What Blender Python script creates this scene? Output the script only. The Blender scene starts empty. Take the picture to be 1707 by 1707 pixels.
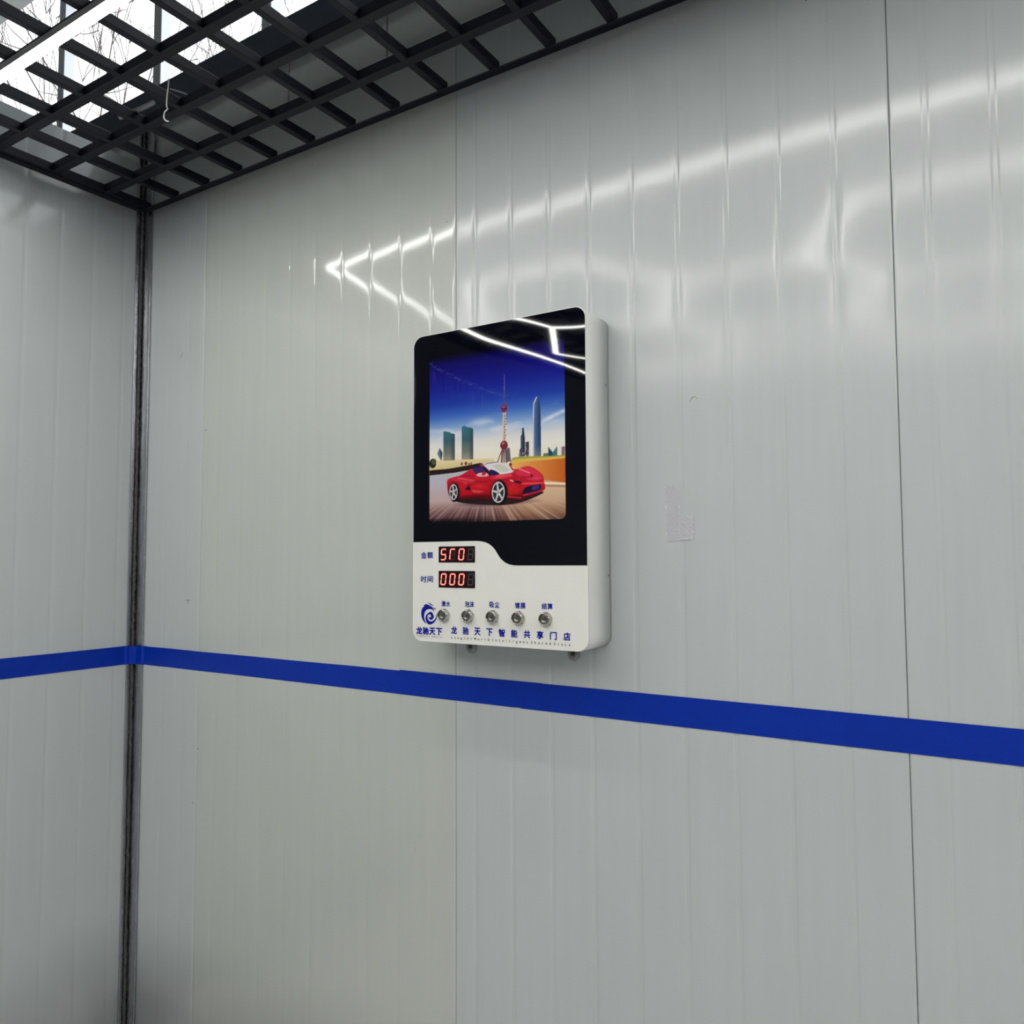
import bpy, bmesh, math, random
import numpy as np
from mathutils import Vector, Matrix

random.seed(7)
rng = np.random.default_rng(7)
SC = bpy.context.scene
COL = SC.collection

# ------------------------------------------------------------------ camera
ZC = 1.55                      # height of the camera above the floor
F_PX, YAW, PITCH, ROLL = 1317.1, 0.56421, 0.05737, -0.00405
W_PX = 1707.0
WALL_Y = 1.5044                # distance camera - back wall
LEFT_X = -2.385                # inner face of the left wall


def cam_axes():
    fw = Vector((-math.sin(YAW) * math.cos(PITCH), math.cos(YAW) * math.cos(PITCH), math.sin(PITCH)))
    rt = Vector((math.cos(YAW), math.sin(YAW), 0))
    up = rt.cross(fw)
    c, s = math.cos(ROLL), math.sin(ROLL)
    return c * rt + s * up, -s * rt + c * up, fw


CR, CU, CF = cam_axes()


def ray(px, py):
    a, b = (px - W_PX / 2) / F_PX, -(py - W_PX / 2) / F_PX
    return CR * a + CU * b + CF


def on_y(px, py, y=WALL_Y):
    d = ray(px, py)
    d = d * (y / d.y)
    return d.x, d.z + ZC


def on_x(px, py, x=LEFT_X):
    d = ray(px, py)
    d = d * (x / d.x)
    return d.y, d.z + ZC


cam_data = bpy.data.cameras.new('camera')
cam = bpy.data.objects.new('camera', cam_data)
COL.objects.link(cam)
m = Matrix((CR, CU, -CF)).transposed().to_4x4()
m.translation = (0, 0, ZC)
cam.matrix_world = m
cam_data.sensor_fit = 'HORIZONTAL'
cam_data.sensor_width = 36.0
cam_data.lens = F_PX / W_PX * 36.0
cam_data.clip_start = 0.02
SC.camera = cam

# ------------------------------------------------------------------ world, exposure
SKY_STRENGTH = 2.1
LAMP_STRENGTH = 40.0
world = bpy.data.worlds.new('overcast_sky')
SC.world = world
world.use_nodes = True
world.node_tree.nodes['Background'].inputs[0].default_value = (0.93, 0.97, 1.0, 1)
world.node_tree.nodes['Background'].inputs[1].default_value = SKY_STRENGTH
SC.view_settings.view_transform = 'Standard'
SC.view_settings.look = 'None'
SC.view_settings.gamma = 1.0
SC.view_settings.use_curve_mapping = False
SC.view_settings.exposure = 0.0


# ------------------------------------------------------------------ helpers
def lin(c):
    return tuple(((v / 255.0) / 12.92 if v / 255.0 <= 0.04045 else ((v / 255.0 + 0.055) / 1.055) ** 2.4) for v in c)


class NT:
    """small wrapper that builds node trees"""

    def __init__(self, name):
        self.m = bpy.data.materials.new(name)
        self.m.use_nodes = True
        self.t = self.m.node_tree
        self.b = self.t.nodes['Principled BSDF']

    def n(self, kind, **kw):
        nd = self.t.nodes.new(kind)
        for k, v in kw.items():
            if hasattr(nd, k):
                setattr(nd, k, v)
            else:
                nd.inputs[k.replace('_', ' ')].default_value = v
        return nd

    def l(self, a, b):
        self.t.links.new(a, b)


def mat(name, col, rough=0.5, metal=0.0, spec=0.5, emit=None, estr=0.0, coat=0.0,
        noise=0.0, nscale=8.0, bump=0.0, bscale=60.0, stretch=(1, 1, 1), rvar=0.0):
    q = NT(name)
    b = q.b
    c = (*col, 1)
    b.inputs['Base Color'].default_value = c
    b.inputs['Roughness'].default_value = rough
    b.inputs['Metallic'].default_value = metal
    b.inputs['Specular IOR Level'].default_value = spec
    b.inputs['Coat Weight'].default_value = coat
    b.inputs['Coat Roughness'].default_value = 0.05
    if emit:
        b.inputs['Emission Color'].default_value = (*emit, 1)
        b.inputs['Emission Strength'].default_value = estr
    if noise or bump or rvar:
        g = q.n('ShaderNodeNewGeometry')
        mp = q.n('ShaderNodeMapping')
        mp.inputs['Scale'].default_value = stretch
        q.l(g.outputs['Position'], mp.inputs['Vector'])
    if noise or rvar:
        nz = q.n('ShaderNodeTexNoise', Scale=nscale, Detail=5.0, Roughness=0.6)
        q.l(mp.outputs[0], nz.inputs['Vector'])
        if noise:
            mr = q.n('ShaderNodeMapRange')
            mr.inputs['From Min'].default_value = 0.25
            mr.inputs['From Max'].default_value = 0.75
            mr.inputs['To Min'].default_value = 1 - noise
            mr.inputs['To Max'].default_value = 1 + noise
            q.l(nz.outputs['Fac'], mr.inputs['Value'])
            mx = q.n('ShaderNodeVectorMath', operation='SCALE')
            mx.inputs[0].default_value = col
            q.l(mr.outputs[0], mx.inputs['Scale'])
            q.l(mx.outputs[0], b.inputs['Base Color'])
        if rvar:
            mr2 = q.n('ShaderNodeMapRange')
            mr2.inputs['From Min'].default_value = 0.3
            mr2.inputs['From Max'].default_value = 0.7
            mr2.inputs['To Min'].default_value = max(0.02, rough - rvar)
            mr2.inputs['To Max'].default_value = rough + rvar
            q.l(nz.outputs['Fac'], mr2.inputs['Value'])
            q.l(mr2.outputs[0], b.inputs['Roughness'])
    if bump:
        nb = q.n('ShaderNodeTexNoise', Scale=bscale, Detail=2.0)
        q.l(mp.outputs[0], nb.inputs['Vector'])
        bp = q.n('ShaderNodeBump', Strength=1.0, Distance=bump)
        q.l(nb.outputs['Fac'], bp.inputs['Height'])
        q.l(bp.outputs[0], b.inputs['Normal'])
    return q.m


def link(name, me, material, parent=None):
    o = bpy.data.objects.new(name, me)
    COL.objects.link(o)
    if material is not None:
        me.materials.append(material)
    if parent is not None:
        o.parent = parent
    return o


def empty(name, loc=(0, 0, 0)):
    o = bpy.data.objects.new(name, None)
    o.empty_display_size = 0.05
    o.location = loc
    COL.objects.link(o)
    return o


def tag(o, label, cat, group=None):
    o['label'] = label
    o['category'] = cat
    if group:
        o['group'] = group
    return o


def struct(o):
    o['kind'] = 'structure'
    return o


class MB:
    """mesh collector"""

    def __init__(self):
        self.v, self.f = [], []

    def box(self, x0, x1, y0, y1, z0, z1):
        b = len(self.v)
        self.v += [(x0, y0, z0), (x1, y0, z0), (x1, y1, z0), (x0, y1, z0),
                   (x0, y0, z1), (x1, y0, z1), (x1, y1, z1), (x0, y1, z1)]
        self.f += [tuple(b + i for i in q) for q in
                   ((0, 3, 2, 1), (4, 5, 6, 7), (0, 1, 5, 4), (1, 2, 6, 5), (2, 3, 7, 6), (3, 0, 4, 7))]
        return self

    def tube(self, pts, rad, n=8, caps=True):
        pts = [Vector(p) for p in pts]
        rads = rad if isinstance(rad, (list, tuple)) else [rad] * len(pts)
        b = len(self.v)
        for i, p in enumerate(pts):
            t = (pts[min(i + 1, len(pts) - 1)] - pts[max(i - 1, 0)]).normalized()
            a = Vector((0, 0, 1)) if abs(t.z) < 0.9 else Vector((1, 0, 0))
            u = t.cross(a).normalized()
            w = t.cross(u)
            for k in range(n):
                an = 2 * math.pi * k / n
                self.v.append(tuple(p + (u * math.cos(an) + w * math.sin(an)) * rads[i]))
        for i in range(len(pts) - 1):
            for k in range(n):
                k2 = (k + 1) % n
                self.f.append((b + i * n + k, b + i * n + k2, b + (i + 1) * n + k2, b + (i + 1) * n + k))
        if caps:
            self.f.append(tuple(b + k for k in range(n))[::-1])
            self.f.append(tuple(b + (len(pts) - 1) * n + k for k in range(n)))
        return self

    def poly(self, pts):
        b = len(self.v)
        self.v += [tuple(p) for p in pts]
        self.f.append(tuple(range(b, b + len(pts))))
        return self

    def slab(self, outline, y_front, y_back):
        """outline: list of (x,z), counter-clockwise seen from -y; extruded from y_front to y_back"""
        n = len(outline)
        b = len(self.v)
        self.v += [(x, y_front, z) for x, z in outline] + [(x, y_back, z) for x, z in outline]
        self.f.append(tuple(b + i for i in range(n)))
        self.f.append(tuple(b + n + i for i in range(n))[::-1])
        for i in range(n):
            j = (i + 1) % n
            self.f.append((b + i, b + n + i, b + n + j, b + j))
        return self

    def mesh(self, name, smooth=False):
        me = bpy.data.meshes.new(name)
        me.from_pydata(self.v, [], self.f)
        me.update()
        if smooth:
            me.shade_smooth()
        return me

    def build(self, name, material, parent=None, smooth=False, bevel=0.0, seg=2):
        me = self.mesh(name, smooth)
        if bevel:
            bm = bmesh.new()
            bm.from_mesh(me)
            es = [e for e in bm.edges if len(e.link_faces) == 2 and e.calc_face_angle(0) > 0.6]
            bmesh.ops.bevel(bm, geom=es, offset=bevel, segments=seg, affect='EDGES', profile=0.5)
            bm.to_mesh(me)
            bm.free()
            me.update()
        return link(name, me, material, parent)


def rrect(x0, x1, z0, z1, r, n=8):
    rs = r if isinstance(r, (list, tuple)) else [r] * 4      # bl, br, tr, tl
    out = []
    for (cx, cz, a0), rr in zip(((x0, z0, 180), (x1, z0, 270), (x1, z1, 0), (x0, z1, 90)), rs):
        sx = rr if a0 in (180, 90) else -rr
        sz = rr if a0 in (180, 270) else -rr
        if rr <= 0:
            out.append((cx, cz))
            continue
        for k in range(n + 1):
            a = math.radians(a0 + 90 * k / n)
            out.append((cx + sx + rr * math.cos(a), cz + sz + rr * math.sin(a)))
    return out


# ------------------------------------------------------------------ materials
def panel_mat(name, col, rough, bump):
    """coil coated steel: clean paint, faint vertical rolling marks, a little dust"""
    q = NT(name)
    g = q.n('ShaderNodeNewGeometry')
    mp = q.n('ShaderNodeMapping')
    mp.inputs['Scale'].default_value = (1.0, 1.0, 0.06)
    q.l(g.outputs['Position'], mp.inputs['Vector'])
    nz = q.n('ShaderNodeTexNoise', Scale=45.0, Detail=4.0, Roughness=0.6)
    q.l(mp.outputs[0], nz.inputs['Vector'])
    big = q.n('ShaderNodeTexNoise', Scale=1.7, Detail=3.0, Roughness=0.5)
    q.l(g.outputs['Position'], big.inputs['Vector'])
    mr = q.n('ShaderNodeMapRange')
    mr.inputs['From Min'].default_value = 0.25
    mr.inputs['From Max'].default_value = 0.75
    mr.inputs['To Min'].default_value = 0.975
    mr.inputs['To Max'].default_value = 1.02
    q.l(nz.outputs['Fac'], mr.inputs['Value'])
    mr2 = q.n('ShaderNodeMapRange')
    mr2.inputs['From Min'].default_value = 0.3
    mr2.inputs['From Max'].default_value = 0.7
    mr2.inputs['To Min'].default_value = 0.97
    mr2.inputs['To Max'].default_value = 1.02
    q.l(big.outputs['Fac'], mr2.inputs['Value'])
    mu = q.n('ShaderNodeMath', operation='MULTIPLY')
    q.l(mr.outputs[0], mu.inputs[0])
    q.l(mr2.outputs[0], mu.inputs[1])
    mx = q.n('ShaderNodeVectorMath', operation='SCALE')
    mx.inputs[0].default_value = col
    q.l(mu.outputs[0], mx.inputs['Scale'])
    q.l(mx.outputs[0], q.b.inputs['Base Color'])
    q.b.inputs['Roughness'].default_value = 0.42
    q.b.inputs['Specular IOR Level'].default_value = 0.5
    q.b.inputs['Coat Weight'].default_value = 0.8
    q.b.inputs['Coat Roughness'].default_value = rough
    mpb = q.n('ShaderNodeMapping')
    mpb.inputs['Scale'].default_value = (1.0, 1.0, 0.35)
    q.l(g.outputs['Position'], mpb.inputs['Vector'])
    nb = q.n('ShaderNodeTexNoise', Scale=9.0, Detail=1.0)
    q.l(mpb.outputs[0], nb.inputs['Vector'])
    bp = q.n('ShaderNodeBump', Strength=1.0, Distance=bump)
    q.l(nb.outputs['Fac'], bp.inputs['Height'])
    q.l(bp.outputs[0], q.b.inputs['Normal'])
    q.l(bp.outputs[0], q.b.inputs['Coat Normal'])
    return q.m


PANEL_GREEN = panel_mat('panel_paint_greenish', (0.472, 0.503, 0.480), 0.09, 0.00022)
PANEL_BLUE = panel_mat('panel_paint_bluish', (0.472, 0.503, 0.518), 0.14, 0.0003)
M_DARKSTEEL = mat('black_steel', lin((14, 16, 30)), 0.45, 0.0, 0.3, noise=0.2, nscale=20)
M_BEAM = mat('dark_beam_steel', lin((58, 66, 80)), 0.55, 0.0, 0.4, noise=0.2, nscale=6)
M_GALV = mat('galvanised_steel', (0.42, 0.43, 0.46), 0.26, 1.0, 0.5, noise=0.18, nscale=30, bump=0.00015, bscale=90,
             stretch=(1, 1, 0.15), rvar=0.1)
M_SEAL = mat('rough_sealant', (0.06, 0.062, 0.06), 0.55, 0.3, 0.5, noise=0.5, nscale=120, bump=0.004, bscale=160)
M_ALU = mat('aluminium', (0.55, 0.57, 0.60), 0.35, 0.9, noise=0.05, nscale=10)
M_CONC = mat('concrete', (0.50, 0.50, 0.49), 0.6, noise=0.2, nscale=5, bump=0.002, bscale=40)
M_CONC_DARK = mat('dark_plaster', (0.16, 0.165, 0.17), 0.6, noise=0.1, nscale=4)
M_ROOF = mat('roof_sheet', (0.45, 0.46, 0.46), 0.6, noise=0.1, nscale=4)
M_PLAINWALL = mat('painted_wall', (0.48, 0.50, 0.50), 0.4, noise=0.04, nscale=3)
M_TAPE = mat('blue_tape', lin((0, 44, 156)), 0.38, 0.0, 0.22, noise=0.08, nscale=25, bump=0.0004, bscale=120)
M_WHITE = mat('white_powder_coat', (0.66, 0.675, 0.66), 0.35, 0.0, 0.5, noise=0.015, nscale=20, bump=0.00006, bscale=900)
M_BLUEINK = mat('blue_ink', lin((16, 24, 140)), 0.15, noise=0.05, nscale=200)
M_DARKINK = mat('dark_ink', lin((40, 44, 66)), 0.15, noise=0.05, nscale=200)
M_CHROME = mat('polished_steel', (0.50, 0.49, 0.46), 0.14, 1.0, noise=0.05, nscale=300)
M_BRUSH = mat('brushed_steel', (0.22, 0.215, 0.20), 0.30, 1.0, noise=0.12, nscale=600)
M_DARKGAP = mat('dark_gap', (0.03, 0.03, 0.03), 0.6, noise=0.05)
M_LUG = mat('zinc_lug', (0.36, 0.37, 0.37), 0.4, 0.6, noise=0.1, nscale=150)
M_SCREW = mat('zinc_screw', (0.30, 0.30, 0.28), 0.3, 1.0, noise=0.1, nscale=400)
M_CABLE_W = mat('white_cable', (0.75, 0.75, 0.75), 0.4, noise=0.03, nscale=50)
M_CABLE_G = mat('grey_cable', (0.30, 0.31, 0.33), 0.5, noise=0.05, nscale=50)
M_BARK = mat('bark', (0.10, 0.075, 0.07), 0.8, noise=0.3, nscale=12)
M_LEAF = mat('bud', (0.45, 0.20, 0.18), 0.7, noise=0.2, nscale=12)
M_LAMPCASE = mat('lamp_housing', (0.35, 0.35, 0.36), 0.45, 0.6, noise=0.05, nscale=50)
M_LAMP = mat('lamp_diffuser', (0.8, 0.8, 0.8), 0.4, emit=(1.0, 0.985, 0.93), estr=LAMP_STRENGTH, noise=0.02)
M_SCUFF = mat('scuff', (0.16, 0.17, 0.18), 0.6, noise=0.3, nscale=300)


def gloss_sheet(name, col=None, rough=0.025, attr=None, warp=0.0):
    """acrylic sheet; gently uneven so that reflections bend"""
    q = NT(name)
    if attr:
        a = q.n('ShaderNodeAttribute', attribute_name=attr)
        q.l(a.outputs['Color'], q.b.inputs['Base Color'])
    else:
        g0 = q.n('ShaderNodeNewGeometry')
        nz = q.n('ShaderNodeTexNoise', Scale=30.0, Detail=2.0)
        q.l(g0.outputs['Position'], nz.inputs['Vector'])
        mr = q.n('ShaderNodeMapRange')
        mr.inputs['To Min'].default_value = 0.97
        mr.inputs['To Max'].default_value = 1.03
        q.l(nz.outputs['Fac'], mr.inputs['Value'])
        mx = q.n('ShaderNodeVectorMath', operation='SCALE')
        mx.inputs[0].default_value = col
        q.l(mr.outputs[0], mx.inputs['Scale'])
        q.l(mx.outputs[0], q.b.inputs['Base Color'])
    q.b.inputs['Roughness'].default_value = rough
    q.b.inputs['Specular IOR Level'].default_value = 0.42
    if warp:
        g = q.n('ShaderNodeNewGeometry')
        nb = q.n('ShaderNodeTexNoise', Scale=3.2, Detail=0.0)
        q.l(g.outputs['Position'], nb.inputs['Vector'])
        bp = q.n('ShaderNodeBump', Strength=1.0, Distance=warp)
        q.l(nb.outputs['Fac'], bp.inputs['Height'])
        q.l(bp.outputs[0], q.b.inputs['Normal'])
    return q.m


WARP = 0.006
M_BLACKGLASS = gloss_sheet('black_acrylic', lin((3, 4, 14)), 0.03, warp=WARP)
M_PRINT = gloss_sheet('printed_picture', attr='print', rough=0.03, warp=WARP)
M_WHITEGLASS = gloss_sheet('white_acrylic', (0.74, 0.74, 0.71), 0.12, warp=0.0)

# ------------------------------------------------------------------ shell of the place
ROOF_Z = ZC + 2.6
FRONT_Y, RIGHT_X, FAR_X = -3.2, 2.75, -6.0
b = MB().box(FAR_X, RIGHT_X, FRONT_Y, WALL_Y + 0.4, -0.1, 0.0)
struct(b.build('floor', M_CONC))['label'] = 'grey concrete floor of the wash bay'
b = MB().box(FAR_X, RIGHT_X + 0.1, FRONT_Y, WALL_Y + 0.3, ROOF_Z, ROOF_Z + 0.1)
struct(b.build('roof', M_ROOF))['label'] = 'dark roof sheet high above the open ceiling grid'
b = MB().box(RIGHT_X, RIGHT_X + 0.1, FRONT_Y, WALL_Y, 0, ROOF_Z)
struct(b.build('wall_right', M_PLAINWALL))['label'] = 'plain light wall closing the bay on the right'
b = MB().box(FAR_X, RIGHT_X + 0.1, FRONT_Y - 0.1, FRONT_Y, 0, ROOF_Z)  # unseen wall, added across a likely open front to stop daylight
struct(b.build('wall_front', M_PLAINWALL))['label'] = 'plain light wall added opposite the control box to shut out daylight'
b = MB().box(FAR_X - 0.1, FAR_X, FRONT_Y, WALL_Y, 0, ROOF_Z)  # unseen, added against sky light; dark to keep the glass reflection black
struct(b.build('wall_far_left', M_CONC_DARK))['label'] = 'plain dark wall added beyond the neighbouring bay to shut out sky light'


def rib_profile(width, offset, bow, pitch=0.1, dep=0.0006):
    """(s, depth) points across one sandwich panel: shallow grooves every 100 mm, rolled edges; depth>0 goes into the wall"""
    pts = []
    e = 0.0035
    pts += [(0.0, 0.003), (0.0004, 0.0012), (0.0015, 0.0003), (e, 0.0)]
    centres = []
    c = offset
    while c < width - 0.02:
        centres.append(c)
        c += pitch
    hw, bev = 0.0075, 0.0052
    last = e
    for c in centres + [None]:
        stop = (c - hw) if c is not None else width - e
        span = stop - last
        n = 9
        for k in range(1, n):
            t = k / n
            pts.append((last + span * t, -bow * 4 * t * (1 - t) * (span / 0.086) ** 2 if span < 0.12 else 0.0))
        pts.append((stop, 0.0))
        if c is None:
            break
        for k in range(1, 6):
            t = k / 5
            pts.append((c - hw + bev * t, dep * (0.5 - 0.5 * math.cos(math.pi * t))))
        pts.append((c, dep - 0.0001))
        for k in range(0, 5):
            t = k / 5
            pts.append((c + hw - bev + bev * t, dep * (0.5 + 0.5 * math.cos(math.pi * t))))
        pts.append((c + hw, 0.0))
        last = c + hw
    pts += [(width - 0.0015, 0.0003), (width - 0.0004, 0.0012), (width, 0.003)]
    return pts


def make_panel(parent, prof, place, z0, z1, material, zs=6, thick=0.05):
    """place(s, depth) -> (x, y)"""
    nrow = zs + 1
    v, f = [], []
    n = len(prof)
    for i in range(nrow):
        z = z0 + (z1 - z0) * i / zs
        for s, d in prof:
            x, y = place(s, d)
            v.append((x, y, z))
    for i in range(zs):
        for k in range(n - 1):
            a = i * n + k
            f.append((a, a + 1, a + n + 1, a + n))
    # back and ends
    bb = len(v)
    w = prof[-1][0]
    for z in (z0, z1):
        for s in (0, w):
            x, y = place(s, thick)
            v.append((x, y, z))
    f.append((bb + 1, bb, bb + 2, bb + 3))
    f.append((0, bb, bb + 1, n - 1) + tuple(range(n - 2, 0, -1)))
    top = (nrow - 1) * n
    f.append((top + n - 1, bb + 3, bb + 2, top) + tuple(range(top + 1, top + n - 1)))
    side0 = [i * n for i in range(nrow)]
    side1 = [i * n + n - 1 for i in range(nrow)]
    f.append(tuple([bb] + side0 + [bb + 2]))
    f.append(tuple([bb + 3] + side1[::-1] + [bb + 1]))
    me = bpy.data.meshes.new('wall_panel')
    me.from_pydata(v, [], f)
    nf = zs * (n - 1)
    me.polygons.foreach_set('use_smooth', [i < nf for i in range(len(f))])
    me.update()
    return link('wall_panel', me, material, parent)


TOP_MAIN, TOP_UP, TOP_BEAM = ZC + 1.285, ZC + 1.455, ZC + 1.553
wall_back = struct(empty('wall_back'))
wall_back['label'] = 'back wall of pale grey ribbed steel panels'
SEAM = -0.159
GAP = 0.0006
for k in range(-3, 3):
    x0 = SEAM + 0.95 * k
    w = 0.95 - GAP
    green = k == -2
    off = 0.076 if k <= -2 else 0.056
    bow = 0.00026 if green else 0.00005
    p = make_panel(wall_back, rib_profile(w, off, bow, dep=0.00035 if k <= -2 else 0.0011), (lambda s, d, x0=x0: (x0 + s, WALL_Y + d)),
                   0.002, TOP_MAIN, PANEL_GREEN if green else PANEL_BLUE)
# upper course above the ledge, with its own seams
xs = [-4.2, -3.2, -2.45, -1.712, -1.341, -0.40, 0.55, 1.50, RIGHT_X]
for a, c in zip(xs[:-1], xs[1:]):
    make_panel(wall_back, rib_profile(c - a - 0.004, 0.05, 0.0), (lambda s, d, a=a: (a + s, WALL_Y + 0.012 + d)),
               TOP_MAIN + 0.001, TOP_UP, PANEL_GREEN, zs=1)
MB().box(FAR_X, RIGHT_X, WALL_Y + 0.056, WALL_Y + 0.075, 0.0, TOP_UP).build('backing_sheet', M_PLAINWALL, wall_back)
MB().box(-4.2, RIGHT_X, WALL_Y - 0.012, WALL_Y + 0.06, TOP_MAIN - 0.008, TOP_MAIN + 0.006).build('ledge_strip', M_ALU, wall_back, bevel=0.001)
MB().box(FAR_X, RIGHT_X, WALL_Y - 0.004, WALL_Y + 0.12, TOP_UP, TOP_BEAM).build('top_beam', M_BEAM, wall_back, bevel=0.003)
# mullions of the open strip above the beam
for px, py in ((269, 147), (452, 30)):
    x, _ = on_y(px, py, WALL_Y + 0.03)
    MB().box(x - 0.020, x + 0.020, WALL_Y + 0.01, WALL_Y + 0.05, TOP_BEAM, ROOF_Z).build('mullion', M_ALU, wall_back, bevel=0.003)
for x in (-1.20, -0.55, 0.1, 0.75, 1.4, 2.05, -2.95, -3.6):
    MB().box(x - 0.020, x + 0.020, WALL_Y + 0.01, WALL_Y + 0.05, TOP_BEAM, ROOF_Z).build('mullion', M_ALU, wall_back, bevel=0.003)

wall_left = struct(empty('wall_left'))
wall_left['label'] = 'left partition wall of pale grey steel panels'
LEFT_TOP = ZC + 1.30
y1 = WALL_Y - 0.004
first = True
LEFT_END = -0.10
while y1 > LEFT_END + 0.1:
    wdt = 0.62 if first else min(0.95, y1 - LEFT_END)
    y0 = y1 - wdt
    make_panel(wall_left, rib_profile(wdt - GAP, 0.06, 0.0001, dep=0.0004), (lambda s, d, y0=y0: (LEFT_X - d, y0 + s)),
               0.002, LEFT_TOP, PANEL_BLUE)
    y1 = y0
    first = False

# corner post: steel angle in the corner with a rough bead of sealant
post = struct(empty('trim_1', (LEFT_X, WALL_Y, 0)))
post['label'] = 'dark galvanised steel angle in the corner of the two walls'
PT = ZC + 1.45


def local(o, px=LEFT_X, py=WALL_Y):
    o.location = (-px, -py, 0)
    return o


local(MB().box(LEFT_X + 0.002, LEFT_X + 0.053, WALL_Y - 0.006, WALL_Y - 0.001, 0.001, PT).build('flange', M_GALV, post, bevel=0.0012))
local(MB().box(LEFT_X + 0.001, LEFT_X + 0.006, WALL_Y - 0.027, WALL_Y - 0.007, 0.001, PT).build('flange', M_GALV, post, bevel=0.0012))
pts, rads = [], []
for i in range(300):
    z = 0.001 + (PT - 0.002) * i / 299
    pts.append((LEFT_X + 0.0105 + random.uniform(-.0008, .0008), WALL_Y - 0.0105 + random.uniform(-.0008, .0008), z))
    rads.append(0.0046 + random.uniform(-0.0008, 0.0008))
local(MB().tube(pts, rads, 10).build('sealant_bead', M_SEAL, post, smooth=True))

# ------------------------------------------------------------------ open ceiling grid
ceil = struct(empty('ceiling', (0, 0, ZC + 1.134)))
ceil['label'] = 'open black steel grid ceiling with square cells'
CZ = 0.003


def cbox(name, x0, x1, y0, y1, z0, z1, kind=None):
    cx, cy, cz = (x0 + x1) / 2, (y0 + y1) / 2, (z0 + z1) / 2
    key = (round(x1 - x0, 4), round(y1 - y0, 4), round(z1 - z0, 4))
    if key not in CB:
        CB[key] = MB().box(-key[0] / 2, key[0] / 2, -key[1] / 2, key[1] / 2, -key[2] / 2, key[2] / 2).mesh(name)
        CB[key].materials.append(M_DARKSTEEL)
        bm = bmesh.new()
        bm.from_mesh(CB[key])
        bmesh.ops.bevel(bm, geom=bm.edges[:], offset=0.0012, segments=1, affect='EDGES')
        bm.to_mesh(CB[key])
        bm.free()
    o = bpy.data.objects.new(name, CB[key])
    COL.objects.link(o)
    o.parent = ceil
    o.location = (cx, cy, cz)
    return o


CB = {}
RAIL_W, BAR_W, BAR_H = 0.024, 0.019, 0.024
rails = [1.358 - 0.1585 * i for i in range(28)]
cols = [-1.290 + 0.1515 * i for i in range(-7, 26)]
GX0, GX1 = LEFT_X + 0.004, RIGHT_X - 0.004
# perimeter angles: thin horizontal leg + upstand
cbox('edge_angle', GX0, GX1, WALL_Y - 0.024, WALL_Y - 0.0005, 0.0, 0.003)
cbox('edge_angle', GX0, GX1, WALL_Y - 0.0035, WALL_Y - 0.0005, 0.003, 0.012)
cbox('edge_angle', GX0, GX0 + 0.024, rails[-1] - 0.05, WALL_Y - 0.026, 0.0, 0.003)
cbox('edge_angle', GX0, GX0 + 0.003, rails[-1] - 0.05, WALL_Y - 0.026, 0.003, 0.012)
cbox('edge_angle', GX1 - 0.024, GX1, rails[-1] - 0.05, WALL_Y - 0.026, 0.0, 0.003)
for y in rails:
    cbox('grid_rail', GX0 + 0.004, GX1 - 0.004, y - RAIL_W / 2, y + RAIL_W / 2, CZ, CZ + BAR_H + 0.002)
edges = [WALL_Y - 0.006 + RAIL_W / 2] + rails
rest = MB()
for j in range(len(rails)):
    ya, yb = rails[j] + RAIL_W / 2, edges[j] - RAIL_W / 2
    for x in cols:
        if x - BAR_W / 2 < GX0 + 0.01 or x + BAR_W / 2 > GX1 - 0.01:
            continue
        if j < 9 and x < 1.9:
            cbox('grid_bar', x - BAR_W / 2, x + BAR_W / 2, ya, yb, CZ, CZ + BAR_H)
        else:
            rest.box(x - BAR_W / 2, x + BAR_W / 2, ya, yb, CZ, CZ + BAR_H)
rb = rest.build('grid_bars', M_DARKSTEEL, ceil)
rb['kind'] = 'stuff'

# ------------------------------------------------------------------ honeycomb LED light hung right under the grid
LZ = ZC + 1.117
lamp = empty('honeycomb_light', (0, -0.6, LZ))
tag(lamp, 'honeycomb LED tube light with rectangular border fixed under the ceiling grid', 'light')


def lamp_tube(a, c):
    a, c = Vector(a), Vector(c)
    d = c - a
    ln = d.length
    ang = math.atan2(d.y, d.x)
    key = round(ln, 3)
    if key not in LT:
        hb = MB().box(-ln / 2, ln / 2, -0.013, 0.013, 0.0012, 0.0168).mesh('tube_housing')
        hb.materials.append(M_LAMPCASE)
        df = MB()
        pr = [(-0.0122, 0.004), (-0.0122, 0.0006), (-0.011, 0.0), (0.011, 0.0), (0.0122, 0.0006), (0.0122, 0.004)]
        for x in (-ln / 2 + 0.004, ln / 2 - 0.004):
            df.v += [(x, yy, zz) for yy, zz in pr]
        df.f = [(i, i + 6, i + 7, i + 1) for i in range(5)] + [(0, 1, 2, 3, 4, 5), (11, 10, 9, 8, 7, 6)]
        dm = df.mesh('diffuser')
        dm.materials.append(M_LAMP)
        LT[key] = (hb, dm)
    hb, dm = LT[key]
    o = bpy.data.objects.new('tube_housing', hb)
    COL.objects.link(o)
    o.parent = lamp
    mid = (a + c) / 2
    o.location = (mid.x, mid.y + 0.6, 0)
    o.rotation_euler = (0, 0, ang)
    dd = bpy.data.objects.new('diffuser', dm)
    COL.objects.link(dd)
    dd.parent = o


LT = {}
BX0, BX1, BY0, BY1 = -2.20, 2.60, -1.52, 0.866
L = 0.491
hx, hy = L, L * math.sqrt(3) / 2
seen = set()
ax, ay = -0.38, 0.400            # a node where an edge runs to +x


def tube_once(p, q):
    k = tuple(sorted(((round(p[0], 2), round(p[1], 2)), (round(q[0], 2), round(q[1], 2)))))
    if k in seen:
        return
    seen.add(k)
    lamp_tube((p[0], p[1], 0), (q[0], q[1], 0))


def inside(p):
    return BX0 + 0.01 < p[0] < BX1 - 0.01 and BY0 + 0.2 < p[1] < BY1 - 0.2


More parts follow.
